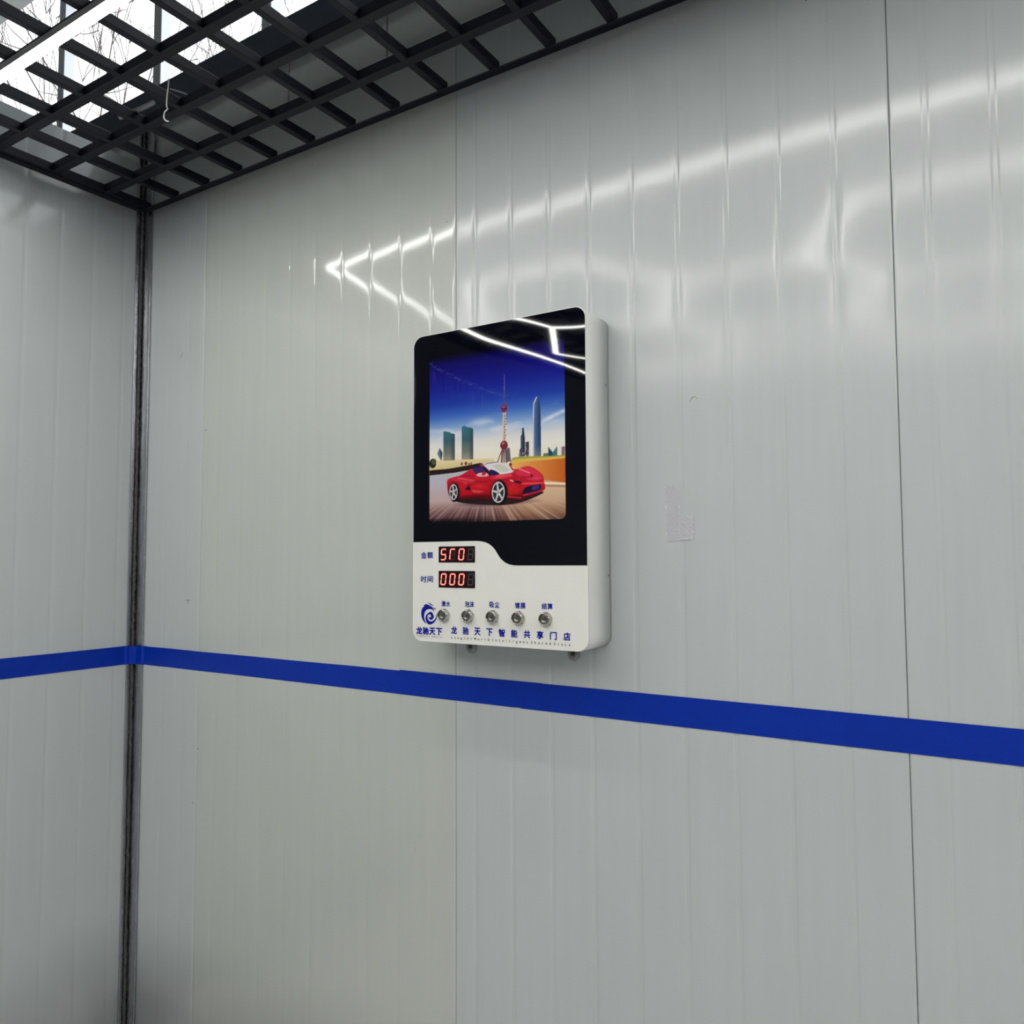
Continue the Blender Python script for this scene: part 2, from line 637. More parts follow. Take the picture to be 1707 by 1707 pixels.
for i in range(-4, 5):
    for j in range(-5, 12):
        # hex cell centres: x step 1.5 L, y step hy*2 with half offset on odd columns
        cx = ax + L / 2 + 1.5 * L * i
        cy = ay - hy + (hy if i % 2 else 0) - 2 * hy * j
        ring = [(cx + L * math.cos(math.radians(60 * t)), cy + L * math.sin(math.radians(60 * t))) for t in range(6)]
        for t in range(6):
            p, q = ring[t], ring[(t + 1) % 6]
            if inside(p) and inside(q):
                tube_once(p, q)
nb = 6
for i in range(nb):
    x0, x1 = BX0 + (BX1 - BX0) * i / nb, BX0 + (BX1 - BX0) * (i + 1) / nb
    for y in (BY0, BY1):
        lamp_tube((x0, y, 0), (x1, y, 0))
for i in range(5):
    y0, y1 = BY0 + (BY1 - BY0) * i / 5, BY0 + (BY1 - BY0) * (i + 1) / 5
    for x in (BX0, BX1):
        lamp_tube((x, y0, 0), (x, y1, 0))

# ------------------------------------------------------------------ blue tape
TZ0, TZ1 = ZC - 0.3325, ZC - 0.2745
TGROUP = None


def tape(name, path, z0, z1, label, th=0.00025):
    """path: list of (x, y) the tape runs along"""
    mb = MB()
    n = len(path)
    vs = []
    for i, (x, y) in enumerate(path):
        if 0 < i < n - 1:
            t = (Vector(path[i + 1]) - Vector(path[i - 1])).normalized()
        else:
            t = (Vector(path[min(i + 1, n - 1)]) - Vector(path[max(i - 1, 0)])).normalized()
        nr = Vector((t.y, -t.x))
        jz0, jz1 = random.uniform(-.0005, .0005), random.uniform(-.0005, .0005)
        vs.append([(x, y, z0 + jz0), (x, y, z1 + jz1), (x + nr.x * th, y + nr.y * th, z1 + jz1), (x + nr.x * th, y + nr.y * th, z0 + jz0)])
    for q in vs:
        mb.v += q
    for i in range(n - 1):
        a, c = 4 * i, 4 * (i + 1)
        for k in range(4):
            k2 = (k + 1) % 4
            mb.f.append((a + k, a + k2, c + k2, c + k))
    mb.f += [(0, 1, 2, 3)[::-1], tuple(4 * (n - 1) + k for k in range(4))]
    o = mb.build(name, M_TAPE)
    bm = bmesh.new()
    bm.from_mesh(o.data)
    bmesh.ops.recalc_face_normals(bm, faces=bm.faces[:])
    bm.to_mesh(o.data)
    bm.free()
    return tag(o, label, 'tape')


def xs_lin(a, c, n):
    return [a + (c - a) * i / (n - 1) for i in range(n)]


TY = WALL_Y - 0.0006
left_run = [(LEFT_X + 0.0008, y) for y in xs_lin(LEFT_END + 0.02, WALL_Y - 0.068, 10)]
corner_run = [(LEFT_X + 0.0010, WALL_Y - 0.033), (LEFT_X + 0.0072, WALL_Y - 0.027), (LEFT_X + 0.0080, WALL_Y - 0.020), (LEFT_X + 0.0170, WALL_Y - 0.0135),
              (LEFT_X + 0.024, WALL_Y - 0.0075), (LEFT_X + 0.053, WALL_Y - 0.0075), (LEFT_X + 0.058, TY)]
xa, xb = on_y(667, 1117)[0], on_y(905, 1184)[0]
xc, xd = on_y(868, 1150)[0], on_y(858, 1178)[0]
tape('tape_strip', left_run + corner_run + [(x, TY) for x in xs_lin(LEFT_X + 0.08, xd, 12)], TZ0, TZ1 - 0.0008,
     'long strip of blue tape wrapping the wall corner and ending under the control box')
tape('tape_patch', [(x, TY - 0.0006) for x in xs_lin(xa, xb, 6)], TZ0 + 0.0004, TZ1 + 0.0006,
     'short blue tape patch overlapping the strips under the control box')
tape('tape_strip', [(x, TY - 0.0003) for x in xs_lin(xc, RIGHT_X - 0.02, 18)], TZ0 - 0.0006, TZ1 - 0.0002,
     'long strip of blue tape running away from the corner below the clear tape scraps')

# ------------------------------------------------------------------ the control box
BOX_F = 1.398                 # y of the front
BX, BZ = -1.1515, ZC - 0.1865  # lower left corner of the front
BW, BH = 0.4435, 0.693
box = empty('control_box', (BX + BW / 2, WALL_Y, BZ))
tag(box, 'white wall box with black glass front, red car picture, two red displays and five buttons', 'control box')
OFFSET = (BX, BOX_F, BZ)


def part(o, parent=None):
    """children are modelled in the front's own coordinates (x right, y into the wall, z up, metres)"""
    o.parent = parent or box
    if parent is None:
        o.location = (-BW / 2, BOX_F - WALL_Y, 0)
    return o


def mm(pts):
    return [(x / 1000, z / 1000) for x, z in pts]


def px_front(px, py, d=0.0):
    x, z = on_y(px, py, BOX_F + d)
    return x - BX, z - BZ


DEPTH = WALL_Y - BOX_F
outline = rrect(0.0, BW, 0.0, BH, 0.026, 10)
body = MB().slab(outline, 0.003, DEPTH - 0.0005)
o = part(body.build('cabinet', M_WHITE, smooth=False))
bm = bmesh.new()
bm.from_mesh(o.data)
for fc in bm.faces:
    fc.smooth = len(fc.verts) == 4
bm.to_mesh(o.data)
bm.free()
# faint joint between door and back shell
jo = rrect(-0.0002, BW + 0.0002, -0.0002, BH + 0.0002, 0.026, 10)
part(MB().slab(jo, DEPTH - 0.0075, DEPTH - 0.0068).build('cabinet_joint', M_DARKGAP))
fo = rrect(0.0, BW, 0.0, BH, 0.026, 10)
front = part(MB().slab(fo, 0.0, 0.003).build('front_panel', M_WHITEGLASS, bevel=0.0006))
front['label'] = 'white acrylic front panel'

# black glass field
e = 0.0016
curve = mm([(1.6, 221.8), (98, 222), (170, 222.3), (186, 221.6), (199, 219.2), (209, 215.2), (217.5, 209.5), (224.5, 202.5),
            (230.5, 194), (236, 186.5), (242.5, 180.5), (250, 175.5), (259, 172), (269, 170.2), (281, 169.6), (441.9, 170)])
top = [p for p in rrect(e, BW - e, 0.1, BH - e, [0, 0, 0.0245, 0.0245], 10) if p[1] > 0.3]
bl_out = curve + top
black = part(MB().slab(bl_out, -0.0003, 0.0005).build('black_glass', M_BLACKGLASS))
black['label'] = 'glossy black glass field'


# ---- the printed picture: colours worked out point by point on a fine mesh
def draw_picture(A, B):
    """A, B: arrays of front-panel coordinates in mm (x right, z up) -> linear RGB"""
    N = A.shape
    col = np.zeros(N + (3,))

    def R7(p):
        x, z = px_front(700 + p[0] / 5.173, 560 + p[1] / 5.173)
        return x * 1000, z * 1000

    def C(r, g, bl):
        return np.array((r, g, bl), float)

    def mask(poly):
        P = np.array([R7(p) for p in poly])
        inside_ = np.zeros(N, bool)
        j = len(P) - 1
        for i in range(len(P)):
            xi, zi = P[i]
            xj, zj = P[j]
            if zi != zj:
                hit = ((zi > B) != (zj > B)) & (A < (xj - xi) * (B - zi) / (zj - zi) + xi)
                inside_ ^= hit
            j = i
        return inside_.astype(float)

    def smooth_poly(pts, it=2):
        for _ in range(it):
            q = []
            for i in range(len(pts)):
                a, c = pts[i], pts[(i + 1) % len(pts)]
                q += [(a[0] * .75 + c[0] * .25, a[1] * .75 + c[1] * .25), (a[0] * .25 + c[0] * .75, a[1] * .25 + c[1] * .75)]
            pts = q
        return pts

    def put(mk, c):
        nonlocal col
        mk = mk[..., None]
        col = col * (1 - mk) + (c if isinstance(c, np.ndarray) and c.ndim == 3 else np.asarray(c)[None, None, :]) * mk

    def vgrad(stops):
        """stops: (zoom row at column 670, colour)"""
        zz = np.array([R7((670, s[0]))[1] for s in stops])
        order = np.argsort(zz)
        zz = zz[order]
        cs = np.array([stops[i][1] for i in order], float)
        return np.stack([np.interp(B, zz, cs[:, k]) for k in range(3)], -1)

    def hgrad(x0, x1, c0, c1, row=1000):
        a0, a1 = R7((x0, row))[0], R7((x1, row))[0]
        t = np.clip((A - a0) / (a1 - a0), 0, 1)[..., None]
        return np.asarray(c0, float) * (1 - t) + np.asarray(c1, float) * t

    def ell(cx, cy, rx, ry, soft=0.0):
        x0, z0 = R7((cx, cy))
        rxm = abs(R7((cx + rx, cy))[0] - x0)
        rzm = abs(R7((cx, cy + ry))[1] - z0)
        dd = np.sqrt(((A - x0) / rxm) ** 2 + ((B - z0) / rzm) ** 2)
        if soft:
            return np.clip((1 - dd) / soft, 0, 1)
        return (dd < 1).astype(float)

    def line(p, q, w, w2=None):
        (x0, z0), (x1, z1) = R7(p), R7(q)
        s = 1000 * 0.000295
        dx, dz = x1 - x0, z1 - z0
        t = np.clip(((A - x0) * dx + (B - z0) * dz) / (dx * dx + dz * dz), 0, 1)
        d = np.hypot(A - x0 - t * dx, B - z0 - t * dz)
        ww = (w + ((w2 if w2 is not None else w) - w) * t) * s / 2
        return (d < ww).astype(float)

    def vnoise(fx, fz, seed, ox=0.0):
        r = np.random.default_rng(seed)
        g = r.random((64, 64))
        u, v = (A + ox) * fx, B * fz
        i, j = np.floor(u).astype(int), np.floor(v).astype(int)
        fu, fv = u - i, v - j
        fu, fv = fu * fu * (3 - 2 * fu), fv * fv * (3 - 2 * fv)
        gg = lambda a, c: g[a % 64, c % 64]
        return (gg(i, j) * (1 - fu) + gg(i + 1, j) * fu) * (1 - fv) + (gg(i, j + 1) * (1 - fu) + gg(i + 1, j + 1) * fu) * fv

    fbm = lambda fx, fz, s: (vnoise(fx, fz, s) + .5 * vnoise(fx * 2, fz * 2, s + 1) + .25 * vnoise(fx * 4, fz * 4, s + 2)) / 1.75

    # sky
    col = vgrad([(80, C(6, 4, 46)), (150, C(12, 6, 84)), (260, C(16, 14, 112)), (400, C(20, 30, 138)), (540, C(30, 58, 158)),
                 (640, C(58, 98, 182)), (720, C(110, 145, 200)), (800, C(170, 187, 212)), (880, C(214, 212, 212)),
                 (960, C(226, 222, 214)), (1060, C(228, 220, 200))])
    cl = fbm(0.016, 0.05, 3)
    band = np.exp(-((B - (R7((670, 760))[1] + 0.06 * (A - 220))) / 16) ** 2)
    put(np.clip((cl - .45) * 3, 0, 1) * band * .75, C(228, 226, 228))
    x0, z0 = R7((95, 240))
    x1, z1 = R7((720, 520))
    tl = z0 + (z1 - z0) * np.clip((A - x0) / (x1 - x0), 0, 1) ** 0.85
    str_ = np.exp(-((B - tl) / 4) ** 2) * np.clip((x1 + 40 - A) / 60, 0, 1)
    put(np.clip(str_ * (fbm(.10, .2, 9) - .3) * 1.0, 0, .42), C(120, 120, 190))
    hang = np.clip((tl - B) / 30, 0, 1) * np.clip((60 - (tl - B)) / 40, 0, 1) * (A < x1)
    put(np.clip(hang * (vnoise(.35, .03, 12) - .5) * .5, 0, .2), C(110, 120, 190))
    x2, z2 = R7((1250, 640))
    x3, z3 = R7((1050, 740))
    tl2 = z3 + (z2 - z3) * (A - x3) / (x2 - x3)
    put(np.clip(np.exp(-((B - tl2) / 4.5) ** 2) * (A > x3) * (fbm(.05, .15, 21) + .1), 0, .8), C(225, 228, 236))

    # low city strip and ground
    put(mask([(85, 1075), (240, 1068), (470, 1062), (640, 1055), (640, 1110), (440, 1140), (85, 1215)]) * .9,
        vgrad([(1030, C(222, 206, 160)), (1100, C(205, 185, 132)), (1180, C(160, 140, 96))]))
    put(mask([(780, 1068), (860, 1050), (1000, 1042), (1260, 1030), (1260, 1070), (800, 1110)]),
        vgrad([(1020, C(196, 190, 90)), (1090, C(214, 176, 84))]))
    put(mask([(770, 1108), (900, 1085), (1080, 1070), (1260, 1052), (1260, 1285), (1070, 1265), (1000, 1150), (800, 1160)]),
        hgrad(800, 1250, C(226, 168, 92), C(192, 92, 34)))
    road = mask([(60, 1200), (250, 1170), (480, 1140), (800, 1150), (1060, 1240), (1270, 1268), (1270, 1640), (60, 1640)])
    base = vgrad([(1190, C(176, 178, 190)), (1270, C(182, 170, 182)), (1400, C(186, 160, 160)), (1480, C(150, 118, 116)),
                  (1560, C(96, 66, 66)), (1620, C(40, 22, 26))])
    rgt = vgrad([(1240, C(206, 150, 110)), (1330, C(206, 176, 146)), (1450, C(196, 160, 132)), (1540, C(158, 118, 92)), (1610, C(96, 62, 50))])
    tx = np.clip((A - R7((560, 1400))[0]) / 90, 0, 1)[..., None]
    put(road, base * (1 - tx) + rgt * tx)
    # radial speed streaks on the road
    vx, vz = R7((560, 1180))
    an = np.arctan2(B - vz, (A - vx) * .8)
    rr = np.hypot(A - vx, B - vz)
    g1 = np.random.default_rng(5).random(400)
    u = (an + np.pi) / (2 * np.pi) * 399
    iu = np.clip(u.astype(int), 0, 398)
    sn = g1[iu] * (1 - (u - iu)) + g1[iu + 1] * (u - iu)
    below = road * np.clip((R7((600, 1430))[1] - B) / 25, 0, 1)
    put(np.clip(below * (sn - .35) * 1.0, 0, .55) * np.clip(1.2 - tx[..., 0] * .6, 0, 1), C(60, 26, 44))
    put(np.clip(below * (.5 - sn) * .8, 0, .35), C(226, 196, 192))
    # dark hedge strip, tree, sign shapes at the left
    put(mask([(85, 1160), (250, 1145), (420, 1115), (520, 1095), (560, 1105), (470, 1150), (300, 1180), (85, 1205)]), C(40, 26, 24))
    put(ell(112, 1100, 30, 42), C(38, 40, 30))
    put(ell(122, 1085, 20, 26), C(74, 78, 56))
    for sx, sy, sw, sh in ((362, 1104, 8, 14), (398, 1100, 12, 16), (426, 1104, 7, 10), (444, 1100, 6, 12)):
        put(ell(sx, sy, sw, sh), C(120, 52, 40))
    # towers
    for poly, x0_, x1_ in (([(203, 1078), (203, 828), (213, 820), (262, 832), (272, 840), (303, 846), (303, 1072)], 203, 303),
                           ([(361, 1066), (361, 788), (380, 772), (428, 792), (436, 788), (461, 802), (461, 1064)], 361, 461)):
        mk = mask(poly)
        put(mk, vgrad([(770, C(58, 116, 132)), (860, C(62, 100, 112)), (960, C(118, 124, 116)), (1070, C(186, 172, 146))]))
        t = hgrad(x0_, x1_, C(0, 0, 0), C(1, 1, 1))[..., 0]
        put(mk * np.clip((t - .55) * 1.6, 0, .55), C(52, 58, 62))
        rows = (np.sin(B * 2 * np.pi / 3.1) > .45) * mk * .28
        put(rows, C(30, 52, 62))
        cs = (np.sin(A * 2 * np.pi / 4.2) > .72) * mk * .22
        put(cs, C(30, 52, 62))
    put(mask([(150, 1015), (172, 965), (197, 1008), (188, 1078), (168, 1052)]), C(96, 110, 130))
    put(mask([(172, 965), (197, 1008), (188, 1078), (178, 1020)]), C(56, 64, 84))
    # television tower
    put(line((729, 332), (729, 600), 4, 13), C(96, 92, 140))
    put(line((729, 470), (729, 600), 4, 9), C(70, 60, 96))
    put(mask([(717, 650), (740, 650), (744, 900), (713, 900)]), C(214, 190, 166))
    put(line((727, 655), (729, 900), 5), C(160, 120, 110))
    for k in range(9):
        put(ell(731 + (k % 2) * 6, 690 + 24 * k, 5, 6), C(96, 62, 62))
    put(ell(727, 625, 25, 36), C(122, 40, 62))
    put(ell(722, 612, 14, 16, .6) * .6, C(196, 120, 130))
    put(line((703, 628), (752, 628), 6), C(70, 26, 50))
    put(ell(726, 598, 12, 14), C(128, 56, 84))
    for a, c, w in (((712, 975), (672, 1085), 9), ((742, 975), (786, 1085), 9), ((715, 960), (706, 1088), 16), ((740, 960), (748, 1088), 16), ((727, 960), (727, 1088), 12)):
        put(line(a, c, w), C(112, 78, 82))
    put(mask([(750, 1088), (750, 960), (775, 965), (786, 1080)]), C(96, 92, 110))
    put(ell(726, 942, 33, 40), C(126, 44, 56))
    put(ell(718, 926, 18, 18, .7) * .7, C(206, 130, 130))
    put(line((695, 948), (757, 948), 7), C(66, 26, 42))
    # right hand group
    put(mask([(855, 1050), (858, 990), (870, 960), (900, 975), (905, 1040)]), C(120, 108, 116))
    put(mask([(869, 1035), (869, 865), (879, 850), (882, 792), (897, 792), (900, 860), (906, 880), (907, 1035)]), C(56, 74, 98))
    put(mask([(890, 1035), (890, 800), (897, 792), (906, 880), (907, 1035)]), C(36, 44, 66))
    put(mask([(910, 1032), (910, 915), (941, 910), (942, 1030)]), C(76, 78, 100))
    put(mask([(928, 1032), (928, 912), (941, 910), (942, 1030)]), C(48, 48, 66))
    for k in range(14):
        q = np.random.default_rng(40 + k)
        xx, yy = 858 + q.random() * 85, 970 + q.random() * 75
        put(ell(xx, yy, 5 + 4 * q.random(), 7 + 8 * q.random()), C(150, 130, 130) if k % 2 else C(70, 66, 84))
    tw = mask(smooth_poly([(978, 1042), (977, 1042), (976, 640), (984, 560), (1003, 524), (1016, 524), (1032, 560), (1042, 640), (1046, 1040), (1045, 1040)], 2))
    put(tw, hgrad(976, 1046, C(96, 128, 176), C(30, 50, 92), 800))
    put(tw * (np.sin(B * 2 * np.pi / 2.8) > .5) * .25, C(22, 34, 66))
    put(tw * np.clip((R7((1000, 940))[1] - B) / 40, 0, .55), C(150, 140, 130))
    put(line((980, 640), (981, 1035), 9), C(176, 190, 208))
    put(line((1006, 530), (984, 580), 9), C(190, 200, 216))
    put(line((984, 575), (980, 640), 8), C(180, 194, 212))
    put(mask([(1065, 1040), (1065, 1012), (1107, 1010), (1107, 1042)]), C(100, 110, 90))
    put(mask([(1107, 1042), (1107, 952), (1146, 1000), (1186, 948), (1186, 1038)]), C(66, 112, 130))
    put(mask([(1107, 1042), (1107, 952), (1146, 1000), (1146, 1040)]), C(38, 70, 92))
    put(line((1107, 952), (1146, 1000), 4), C(190, 206, 206))
    put(line((1186, 948), (1146, 1000), 4), C(190, 206, 206))
    put(mask([(1222, 1032), (1222, 960), (1236, 950), (1252, 955), (1252, 1030)]), C(132, 104, 122))
    put(mask([(790, 1072), (800, 1050), (860, 1040), (1000, 1036), (1100, 1035), (1250, 1026), (1250, 1038), (1000, 1052), (850, 1062)]) * .9, C(150, 156, 70))
    # road line
    put(line((1060, 1268), (1262, 1275), 14), C(238, 214, 196))
    put(mask([(1080, 1282), (1260, 1284), (1260, 1305), (1090, 1302)]) * .5, C(150, 90, 60))

    # ---- car (zoom coordinates of a closer view are mapped onto this one)
    def K(p):
        return ((30 + p[0] / 8.535) * 5.173, (200 + p[1] / 8.535) * 5.173)

    Kp = lambda L_: [K(p) for p in L_]
    put(mask(smooth_poly(Kp([(140, 560), (240, 655), (500, 690), (860, 705), (1100, 685), (1300, 625), (1530, 520), (1480, 500), (900, 560), (300, 560)]))), C(36, 20, 24))
    put(np.clip(ell(*K((820, 665)), 430, 34, .9) * .8, 0, .8), C(48, 28, 34))
    body_ = smooth_poly(Kp([(128, 350), (150, 325), (225, 300), (320, 280), (400, 230), (470, 185), (560, 140), (700, 95), (860, 82), (950, 110),
                            (1030, 155), (1075, 195), (1150, 180), (1260, 140), (1340, 155), (1440, 215), (1505, 285), (1512, 370), (1535, 440),
                            (1520, 490), (1400, 540), (1280, 590), (1180, 625), (1000, 630), (960, 560), (780, 615), (560, 612), (330, 606),
                            (200, 600), (155, 570), (135, 470)]), 2)
    bm_ = mask(body_)
    red = vgrad([(1090, C(196, 40, 62)), (1190, C(200, 34, 54)), (1250, C(178, 22, 38)), (1300, C(188, 22, 34)), (1350, C(164, 14, 26)), (1400, C(96, 8, 18))])
    red = red * (0.93 + 0.14 * fbm(.12, .2, 71))[..., None]
    put(bm_, red)
    # shaded front corner, fender light, creases
    put(bm_ * np.clip(ell(*K((1050, 500)), 130, 70, .8) * .35, 0, 1), C(226, 60, 40))
    put(bm_ * mask(smooth_poly(Kp([(240, 300), (420, 330), (560, 350), (480, 380), (340, 340)]))) * .7, C(240, 96, 110))
    put(bm_ * mask(smooth_poly(Kp([(160, 335), (280, 325), (440, 370), (400, 420), (330, 360), (240, 350)]))) * .5, C(228, 70, 88))
    put(bm_ * mask(smooth_poly(Kp([(1140, 200), (1260, 150), (1350, 180), (1470, 270), (1500, 340), (1330, 360), (1100, 290)]))) * .55, C(214, 52, 84))
    put(bm_ * line(K((1160, 185)), K((1300, 240)), 10) * .7, C(244, 140, 160))
    put(bm_ * line(K((830, 290)), K((1040, 275)), 14) * .6, C(240, 90, 110))
    put(bm_ * line(K((1060, 260)), K((1250, 320)), 8) * .7, C(140, 12, 40))
    put(bm_ * line(K((1180, 300)), K((1340, 300)), 8) * .7, C(130, 12, 40))
    put(bm_ * line(K((1200, 395)), K((1500, 385)), 12) * .8, C(236, 80, 90))
    put(bm_ * line(K((330, 280)), K((520, 300)), 10) * .6, C(120, 8, 40))
    put(bm_ * mask(smooth_poly(Kp([(400, 240), (470, 190), (560, 290), (480, 310), (360, 290)]))) * .6, C(176, 18, 44))
    put(bm_ * line(K((750, 310)), K((755, 600)), 5) * .6, C(120, 8, 20))
    put(bm_ * mask(Kp([(480, 480), (660, 500), (600, 530), (500, 520)])) * .6, C(236, 92, 100))
    put(bm_ * mask(smooth_poly(Kp([(320, 560), (560, 590), (770, 585), (770, 620), (330, 615)]))) * .7, C(120, 10, 22))
    put(mask(Kp([(372, 480), (470, 395), (455, 440), (470, 492)])), C(30, 8, 20))
    put(mask(Kp([(372, 480), (470, 395), (430, 470), (400, 484)])) * .7, C(70, 24, 50))
    # darker flanks round the wheel arches and under the door, cool light along the shoulders
    for (qx_, qy_), rx_, ry_ in ((K((228, 515)), 62, 104), (K((865, 518)), 92, 132)):
        put(bm_ * ell(qx_, qy_, rx_, ry_, .45) * .75, C(70, 4, 14))
    put(bm_ * np.clip(ell(*K((560, 600)), 190, 40, .9) * .8, 0, .8), C(60, 4, 14))
    put(bm_ * np.clip(ell(*K((1130, 600)), 130, 34, .9) * .8, 0, .8), C(70, 4, 16))
    put(bm_ * line(K((330, 345)), K((700, 372)), 7) * .5, C(110, 6, 26))
    put(bm_ * line(K((960, 330)), K((1190, 400)), 6) * .6, C(110, 6, 26))
    put(bm_ * line(K((1150, 440)), K((1215, 400)), 6) * .6, C(110, 6, 26))
    put(bm_ * line(K((990, 580)), K((1190, 600)), 6) * .8, C(230, 70, 70))
    put(bm_ * np.clip(ell(*K((600, 430)), 60, 26, .9) * .5, 0, .5), C(222, 54, 62))
    put(bm_ * np.clip(ell(*K((880, 310)), 80, 16, .9) * .5, 0, .5), C(240, 110, 124))
    put(bm_ * np.clip(ell(*K((1400, 320)), 70, 20, .9) * .5, 0, .5), C(226, 90, 110))
    # cabin
    put(mask(smooth_poly(Kp([(620, 110), (720, 88), (860, 84), (940, 108), (1040, 165), (1085, 205), (1060, 240), (900, 262), (790, 275), (720, 190)]))), C(216, 210, 214))
    put(mask(smooth_poly(Kp([(760, 130), (900, 110), (1010, 180), (1040, 215), (900, 240), (840, 190)]))) * .8, C(188, 190, 176))
    put(mask(smooth_poly(Kp([(730, 190), (800, 200), (860, 235), (890, 262), (800, 280), (740, 275)]))), C(38, 26, 84))
    put(mask(smooth_poly(Kp([(480, 180), (530, 150), (620, 148), (690, 170), (740, 225), (770, 270), (700, 285), (600, 290), (540, 260)]))), C(58, 34, 92))
    put(mask(smooth_poly(Kp([(540, 262), (620, 235), (700, 240), (740, 285), (640, 295), (570, 292)]))), C(222, 168, 176))
    put(mask(smooth_poly(Kp([(620, 262), (650, 215), (690, 235), (680, 270), (640, 282)]))), C(178, 30, 44))
    put(line(K((640, 145)), K((745, 275)), 15), C(18, 20, 36))
    put(line(K((520, 150)), K((640, 145)), 12), C(18, 24, 40))
    put(line(K((480, 180)), K((525, 150)), 10), C(18, 24, 40))
    put(line(K((690, 110)), K((860, 84)), 6) * .8, C(50, 60, 76))
    put(line(K((620, 150)), K((700, 108)), 8) * .7, C(110, 120, 120))
    put(line(K((1035, 145)), K((1065, 200)), 9), C(60, 20, 26))
    put(ell(*K((1035, 122)), 14, 16), C(150, 40, 44))
    # nose
    put(mask(smooth_poly(Kp([(1030, 345), (1080, 350), (1170, 355), (1210, 385), (1150, 392), (1080, 380)]))), C(50, 20, 44))
    put(line(K((1030, 345)), K((1075, 362)), 7), C(250, 180, 180))
    put(mask(smooth_poly(Kp([(1310, 265), (1350, 262), (1362, 285), (1330, 300)]))), C(110, 16, 34))
    put(mask(smooth_poly(Kp([(1195, 560), (1215, 480), (1260, 435), (1440, 400), (1470, 395), (1475, 460), (1400, 505), (1250, 555)]), 1)), C(26, 16, 44))
    put(mask(smooth_poly(Kp([(1330, 430), (1440, 405), (1450, 460), (1340, 500)]))), C(56, 46, 110))
    put(line(K((1220, 560)), K((1480, 490)), 12), C(196, 36, 60))
    put(line(K((1290, 540)), K((1480, 480)), 6), C(96, 30, 80))
    # wheels
    for cx, cy, rx, ry in ((228, 515, 62, 118), (865, 518, 98, 158)):
        c_ = K((cx, cy))
        s_ = 5.173 / 8.535
        put(ell(c_[0] + 6, c_[1] + 4, rx * s_ * 1.22, ry * s_ * 1.14), C(18, 12, 18))
        put(ell(c_[0] - 3, c_[1], rx * s_ * .93, ry * s_ * .94), C(206, 206, 208))
        put(ell(c_[0] - 3, c_[1], rx * s_ * .80, ry * s_ * .83), C(46, 40, 46))
        for k in range(5):
            th = math.radians(72 * k - 100)
            q = (c_[0] - 3 + rx * s_ * .86 * math.cos(th), c_[1] + ry * s_ * .88 * math.sin(th))
            put(line((c_[0] - 3, c_[1]), q, 17 if rx > 80 else 12, 12 if rx > 80 else 9), C(196, 198, 200))
        put(ell(c_[0] - 3, c_[1], rx * s_ * .16, ry * s_ * .16), C(150, 150, 152))
    # fades into the black field at the top, left foot and right
    x_l, x_r = 47.5, 395.0
    f = np.clip((646 - B) / 26, 0, 1) ** .8
    foot = np.clip((B - 262) / 14, 0, 1)
    tl_ = np.clip((A - 120) / 150, 0, 1)
    f = f * (foot + (1 - foot) * tl_ ** .7)
    R_ = 12.0
    qx = np.maximum(np.abs(A - 221.25) - (173.75 - R_), 0)
    qz = np.maximum(np.abs(B - 454.25) - (190.75 - R_), 0)
    f = f * (np.hypot(qx, qz) <= R_)
    col = col * f[..., None]
    # to linear, a touch of print grain
    c = np.clip(col / 255.0, 0, 1)
    c = np.where(c <= 0.04045, c / 12.92, ((c + 0.055) / 1.055) ** 2.4)
    return c


PX0, PX1, PZ0, PZ1 = 47.5, 395.0, 263.5, 645.0
NX, NZ = 400, 440
SS = 2
ga = np.linspace(PX0, PX1, NX)
gb = np.linspace(PZ0, PZ1, NZ)
dx, dz = (ga[1] - ga[0]) / SS, (gb[1] - gb[0]) / SS
acc = np.zeros((NZ, NX, 3))
for i in range(SS):
    for j in range(SS):
        Ag, Bg = np.meshgrid(ga + (i - (SS - 1) / 2) * dx, gb + (j - (SS - 1) / 2) * dz)
        acc += draw_picture(Ag, Bg)
acc /= SS * SS
idx = np.arange(NX * NZ).reshape(NZ, NX)
gx, gz = np.meshgrid(ga, gb)
quads = np.stack([idx[:-1, :-1], idx[:-1, 1:], idx[1:, 1:], idx[1:, :-1]], -1).reshape(-1, 4)
me = bpy.data.meshes.new('picture')
vv = np.stack([gx.ravel() / 1000, np.full(gx.size, -0.0005), gz.ravel() / 1000], -1)
me.from_pydata(vv.tolist(), [], quads.tolist())
ca = me.color_attributes.new('print', 'FLOAT_COLOR', 'POINT')
ca.data.foreach_set('color', np.concatenate([acc.reshape(-1, 3), np.ones((NX * NZ, 1))], 1).astype(np.float32).ravel())
me.update()
pic = link('picture', me, M_PRINT)
part(pic)
pic['label'] = 'printed picture of a red sports car before a city skyline'

# ---- seven segment displays
M_DISP = mat('display_window', lin((30, 8, 12)), 0.12, noise=0.1, nscale=100)  # red in the window base stands in for the glow of the digits
M_SEG_OFF = mat('unlit_segment', lin((62, 66, 70)), 0.3, noise=0.05, nscale=100)
M_SEG_OFF_R = mat('unlit_segment_red_glow', lin((70, 34, 34)), 0.3, noise=0.05, nscale=100)  # same unlit segment with the glow of lit neighbours tinted into its colour
M_SEG_ON = mat('lit_segment', (0.9, 0.25, 0.2), 0.3, emit=(1.0, 0.14, 0.12), estr=1.7, noise=0.02)
SEGS = {'a': ((0, 1), (1, 1)), 'b': ((1, 1), (1, .5)), 'c': ((1, .5), (1, 0)), 'd': ((0, 0), (1, 0)), 'e': ((0, .5), (0, 0)),
        'f': ((0, 1), (0, .5)), 'g': ((0, .5), (1, .5))}


